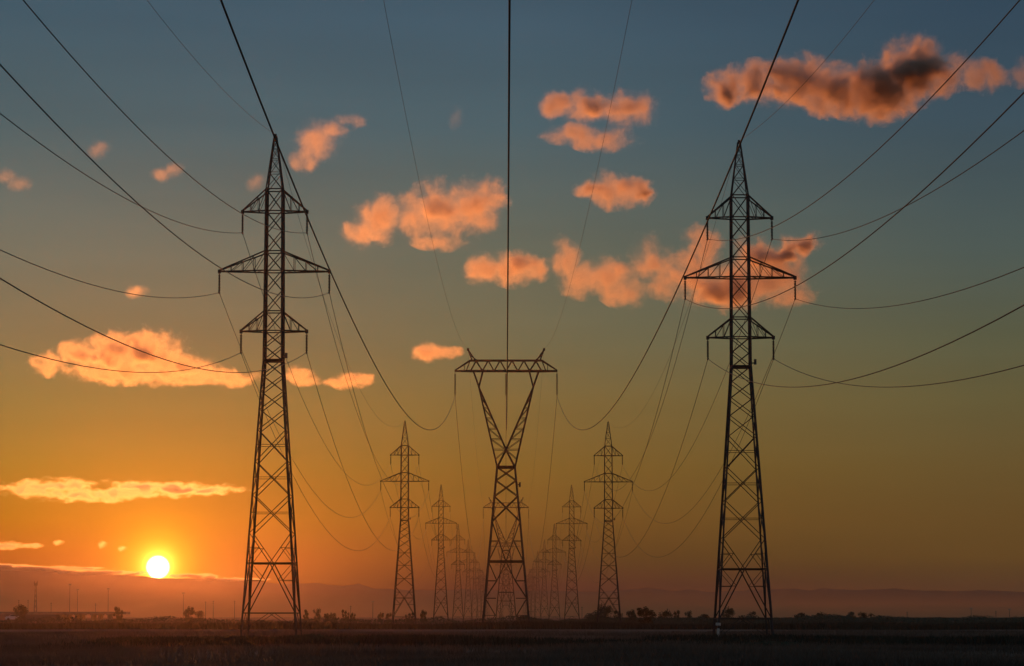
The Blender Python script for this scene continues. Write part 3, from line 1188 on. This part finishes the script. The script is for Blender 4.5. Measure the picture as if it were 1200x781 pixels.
def make_car():
    D = 560.0
    p = at(17, 722, D)
    root = empty('parked_car', (p.x, D, 0.75))
    mb = MB()
    prof = [(-2.1, 0.25), (-2.15, 0.75), (-1.9, 0.95), (-1.2, 1.02), (-0.7, 1.45), (0.7, 1.5), (1.3, 1.05), (2.0, 0.9), (2.15, 0.6), (2.1, 0.25)]
    k = len(prof)
    vs_ = [(x, -0.85, z) for x, z in prof] + [(x, 0.85, z) for x, z in prof]
    fs_ = [(i, (i + 1) % k, k + (i + 1) % k, k + i) for i in range(k)] + [tuple(range(k))[::-1], tuple(range(k, 2 * k))]
    mb.add(vs_, fs_)
    mb.build('body', M['carbody'], root)
    mb = MB()
    for s in (-1, 1):
        mb.add([(-1.0, s * 0.856, 1.05), (1.15, s * 0.856, 1.05), (0.62, s * 0.856, 1.42), (-0.62, s * 0.856, 1.40)], [(0, 1, 2, 3)])
    mb.build('side_window', M['carglass'], root)
    for sx in (-1.3, 1.3):
        for sy in (-0.8, 0.8):
            mb = MB()
            mb.rings([(sx, sy - 0.1, 0.32), (sx, sy + 0.1, 0.32)], [0.32, 0.32], 14)
            mb.build('wheel', M['tyre'], root)
    tag(root, 'small white car by the road embankment at the left edge', 'car')


make_car()


# ------------------------------------------------------------------ clouds
def cloud_material(name, puffs, dens, scale, amp, thr, aniso, colr, detail=6.0, stretch=1.0, warp=0.0):
    m = bpy.data.materials.new(name)
    m.use_nodes = True
    t = m.node_tree
    t.nodes.clear()
    h = NG(t)
    c = h.n('ShaderNodeTexCoord')
    co = c.outputs['Object']
    # broad warp so that the outline is ragged
    wz = h.n('ShaderNodeTexNoise')
    wz.inputs['Scale'].default_value = scale * 0.42
    wz.inputs['Detail'].default_value = 3
    t.links.new(co, wz.inputs['Vector'])
    wv = h.vm('SUBTRACT', wz.outputs['Color'], (0.5, 0.5, 0.5))
    wv = h.vm('MULTIPLY', wv, (warp, warp, warp))
    wco = h.vm('ADD', co, wv)
    nz = h.n('ShaderNodeTexNoise')
    nz.inputs['Scale'].default_value = scale
    nz.inputs['Detail'].default_value = detail
    nz.inputs['Roughness'].default_value = 0.64
    mp = h.n('ShaderNodeMapping')
    mp.inputs['Scale'].default_value = (1.0 / stretch, 1.0 / stretch, 1.0)
    t.links.new(wco, mp.inputs[0])
    t.links.new(mp.outputs[0], nz.inputs['Vector'])
    co = wco
    best = None
    core = None
    for (cx, cy_, cz_, rx, ry, rz, bonus) in puffs:
        d = h.vm('SUBTRACT', co, (cx, cy_, cz_))
        d = h.vm('MULTIPLY', d, (1 / rx, 1 / ry, 1 / rz))
        l = h.vm('LENGTH', d, out=1)
        v = h.m('SUBTRACT', 1.0, l)
        if bonus:
            bv = h.m('MULTIPLY', h.m('MAXIMUM', v, 0.0), bonus)
            core = bv if core is None else h.m('ADD', core, bv)
        if best is None:
            best = v
        else:
            x = h.n('ShaderNodeMath', operation='SMOOTH_MAX')
            h.put(x.inputs[0], best)
            h.put(x.inputs[1], v)
            x.inputs[2].default_value = 0.12
            best = x.outputs[0]
    n0 = h.m('MULTIPLY', h.m('SUBTRACT', nz.outputs[0], 0.5), amp)
    s = h.m('ADD', best, n0)
    s = h.m('SUBTRACT', s, thr)
    mr = h.n('ShaderNodeMapRange', interpolation_type='SMOOTHSTEP')
    h.put(mr.inputs[0], s)
    mr.inputs[1].default_value, mr.inputs[2].default_value = 0.0, 1.05
    mr.inputs[3].default_value, mr.inputs[4].default_value = 0.0, dens
    p = h.n('ShaderNodeVolumePrincipled')
    p.inputs['Color'].default_value = tuple(colr) + (1,)
    p.inputs['Anisotropy'].default_value = aniso
    # thick and thin places inside the cloud
    pz = h.n('ShaderNodeTexNoise')
    pz.inputs['Scale'].default_value = scale * 0.8
    pz.inputs['Detail'].default_value = 3
    t.links.new(c.outputs['Object'], pz.inputs['Vector'])
    pm = h.n('ShaderNodeMapRange')
    h.put(pm.inputs[0], pz.outputs[0])
    pm.inputs[1].default_value, pm.inputs[2].default_value = 0.36, 0.64
    pm.inputs[3].default_value, pm.inputs[4].default_value = 0.35, 1.9
    thick = pm.outputs[0]
    if core is not None:
        thick = h.m('ADD', thick, core)
    # a thin veil of vapour trailing off round the body of the cloud
    ve = h.n('ShaderNodeMapRange', interpolation_type='SMOOTHSTEP')
    h.put(ve.inputs[0], s)
    ve.inputs[1].default_value, ve.inputs[2].default_value = -0.30, 0.40
    ve.inputs[3].default_value, ve.inputs[4].default_value = 0.0, dens * 0.10
    fa = h.n('ShaderNodeMapRange')
    h.put(fa.inputs[0], best)
    fa.inputs[1].default_value, fa.inputs[2].default_value = -0.18, 0.12
    veil = h.m('MULTIPLY', ve.outputs[0], fa.outputs[0])
    t.links.new(h.m('ADD', h.m('MULTIPLY', mr.outputs[0], thick), veil), p.inputs['Density'])
    o = h.n('ShaderNodeOutputMaterial')
    t.links.new(p.outputs[0], o.inputs['Volume'])
    # a bare volume has no outline of its own: the clear skin marks where the cloud is
    rgb = h.n('ShaderNodeRGB')
    rgb.outputs[0].default_value = (1, 1, 1, 1)
    tr = h.n('ShaderNodeBsdfTransparent')
    t.links.new(rgb.outputs[0], tr.inputs['Color'])
    t.links.new(tr.outputs[0], o.inputs['Surface'])
    return m


def make_cloud(label, Y, ell, dens=1.0, amp=3.0, thr=0.06, feat=20.0, aniso=0.835, colr=(0.93, 0.80, 0.70), stretch=1.0, infl=1.3):
    """ell: ellipses traced in photo pixels (x, y, rx, ry); dens: optical depth of about one mean radius."""
    px = Y / F
    cx = sum(e[0] for e in ell) / len(ell)
    cy_ = sum(e[1] for e in ell) / len(ell)
    org = at(cx, cy_, Y)
    puffs = []
    rng = random.Random(label)
    for e_ in ell:
        x, y, rx, ry = e_[:4]
        p = at(x, y, Y) - org
        rx_, rz_ = rx * px, ry * px
        ryy = min(rx_, rz_ * 1.6)
        puffs.append((p.x, p.y + rng.uniform(-0.3, 0.3) * ryy, p.z, rx_ * 1.15, ryy * 1.15, rz_ * 1.15, e_[4] if len(e_) > 4 else 0))
    mr = sum(q[5] for q in puffs) / len(puffs)
    bm = bmesh.new()
    for q in puffs:
        r = bmesh.ops.create_icosphere(bm, subdivisions=3, radius=1.0)
        bmesh.ops.scale(bm, vec=Vector((q[3] * infl, q[4] * infl, q[5] * infl)), verts=r['verts'])
        bmesh.ops.translate(bm, vec=Vector(q[:3]), verts=r['verts'])
    me = bpy.data.meshes.new('cloud')
    bm.to_mesh(me)
    bm.free()
    o = bpy.data.objects.new('cloud', me)
    COL.objects.link(o)
    if len(puffs) > 1:
        md = o.modifiers.new('union', 'REMESH')
        md.mode = 'VOXEL'
        md.voxel_size = max(mr * 0.16, 2.0)
        dg = bpy.context.evaluated_depsgraph_get()
        me2 = bpy.data.meshes.new_from_object(o.evaluated_get(dg))
        o.modifiers.clear()
        o.data = me2
        bpy.data.meshes.remove(me)
        me2.name = 'cloud'
    m = cloud_material('cloud_vapour', puffs, dens / mr, 1.0 / (feat * px), amp, thr, aniso, colr, stretch=stretch, warp=mr * 1.3)
    m.cycles.volume_step_rate = 0.35
    o.data.materials.clear()
    o.data.materials.append(m)
    o.location = org
    tag(o, label, 'cloud', 'small sunlit clouds')
    return o


make_cloud('long dark-hearted orange cloud across the top right', 7000,
           [(850, 102, 22, 20, 1.5), (888, 98, 30, 22), (930, 96, 38, 25), (975, 104, 36, 25), (1030, 104, 52, 30, 0.5), (1070, 82, 44, 32, 1.6), (1035, 122, 30, 18), (1100, 84, 32, 22, 1.6), (1150, 90, 30, 16)], 3.4)
make_cloud('small orange cloud cut off by the right edge of the picture', 7000, [(1196, 84, 12, 15), (1215, 88, 20, 14)], 0.9)
make_cloud('two-tiered pink cloud right of the centre cable near the top', 7000,
           [(655, 122, 24, 13, 2.5), (690, 124, 32, 18, 2), (735, 126, 36, 20), (672, 156, 32, 11), (710, 164, 34, 13)], 0.9)
make_cloud('small orange cloud below the two-tiered pink one', 7400, [(712, 222, 22, 19), (736, 224, 26, 17), (692, 222, 16, 9, 3), (757, 228, 14, 9, 4)], 1.0)
make_cloud('large bright orange cloud left of the centre cable', 7400,
           [(420, 275, 18, 16), (444, 256, 26, 24), (482, 250, 20, 24), (515, 246, 36, 30), (560, 234, 36, 22), (556, 256, 30, 16), (520, 282, 30, 10)], 1.1)
make_cloud('oval orange cloud crossed by the centre cable', 8000, [(568, 316, 22, 15), (605, 313, 30, 18), (632, 318, 14, 10)], 1.1)
make_cloud('ragged orange cloud between the centre cable and the tall right pylon', 8000,
           [(661, 304, 17, 22), (682, 328, 26, 18), (716, 324, 30, 20), (734, 342, 24, 16), (762, 305, 24, 26), (780, 332, 22, 20)], 1.0)
make_cloud('big orange cloud with a grey corner behind the tall right pylon', 8000,
           [(822, 288, 22, 20), (812, 318, 26, 30), (850, 336, 56, 24, 1.5), (888, 300, 30, 22, 2), (905, 325, 40, 28), (936, 285, 28, 13, 9), (916, 299, 26, 13, 9), (928, 346, 28, 14)], 1.3)
make_cloud('curled pink cloud just right of the peak of the tall left pylon', 7400,
           [(372, 163, 24, 20), (358, 184, 16, 16), (411, 140, 18, 9), (390, 152, 16, 14)], 0.45)
make_cloud('tiny pink puff at the upper left, above the other puffs', 7400, [(117, 174, 13, 10)], 0.14)
make_cloud('tiny pink puff touching a cable left of the tall left pylon', 7400, [(204, 200, 12, 9), (190, 204, 13, 8)], 0.16)
make_cloud('small pink cloud at the left edge of the picture', 7400, [(6, 206, 14, 8), (24, 215, 13, 8)], 0.16)
make_cloud('faint pink puff just left of the peak of the tall left pylon', 7400, [(301, 213, 13, 10)], 0.09)
make_cloud('faint upright pink wisp between the tall left pylon and centre cable', 7400, [(536, 136, 9, 14)], 0.09)
make_cloud('small red-orange cloud beside the left horn of the delta pylon', 9000, [(500, 412, 16, 10), (518, 414, 22, 7)], 0.8)
make_cloud('small orange cloud right of the tall left pylon, below its arms', 9500, [(412, 446, 22, 9), (395, 449, 16, 5)], 0.8)
make_cloud('orange cloud scrap touching the right side of the tall left pylon', 9500, [(348, 440, 18, 9), (362, 447, 14, 6)], 0.7)
make_cloud('large glowing orange cloud left of the tall left pylon', 9500,
           [(58, 427, 20, 12), (96, 416, 26, 17), (136, 412, 40, 21), (172, 412, 40, 22), (205, 430, 45, 15), (140, 436, 60, 12), (215, 443, 60, 10), (268, 443, 34, 9)], 1.2, feat=14)
make_cloud('long golden streak of cloud above the sun', 12000,
           [(36, 574, 34, 9), (72, 570, 40, 9), (100, 580, 66, 8), (160, 570, 36, 8), (150, 577, 50, 7), (210, 574, 56, 8, 2), (255, 573, 40, 4.5)], 1.0, feat=7.5, stretch=2.6, amp=3.4, colr=(0.97, 0.93, 0.80))
make_cloud('short golden streak of cloud at the left edge, above the ridge', 14000, [(4, 639, 24, 4.5), (34, 640, 20, 2.6)], 1.0, feat=6, stretch=2.5)
make_cloud('thin gold-rimmed line of cloud along the ridge left of the sun', 15500, [(-10, 663.5, 40, 2.8), (50, 666.5, 60, 2.6), (118, 671, 44, 2.4), (150, 673.5, 20, 1.8)], 2.2, amp=1.9, thr=-0.12, feat=6, stretch=3)
make_cloud('thin gold-rimmed line of cloud along the ridge right of the sun', 15500, [(228, 675.5, 24, 2.8), (246, 676.5, 8, 3.2), (275, 679.5, 38, 1.9)], 2.2, amp=1.9, thr=-0.12, feat=6, stretch=3)
make_cloud('tiny golden puff left of the sun, nearest to the streak', 14000, [(68, 636, 6, 3)], 0.6, feat=5)
make_cloud('tiny golden puff midway between the short streak and the sun', 14000, [(120, 638, 5, 4)], 0.6, feat=5)
make_cloud('tiny golden puff close to the left of the sun', 14000, [(143, 643, 5, 3)], 0.6, feat=5)
make_cloud('small orange puff left of the middle arms of the tall left pylon', 8500, [(160, 342, 14, 7)], 0.22)
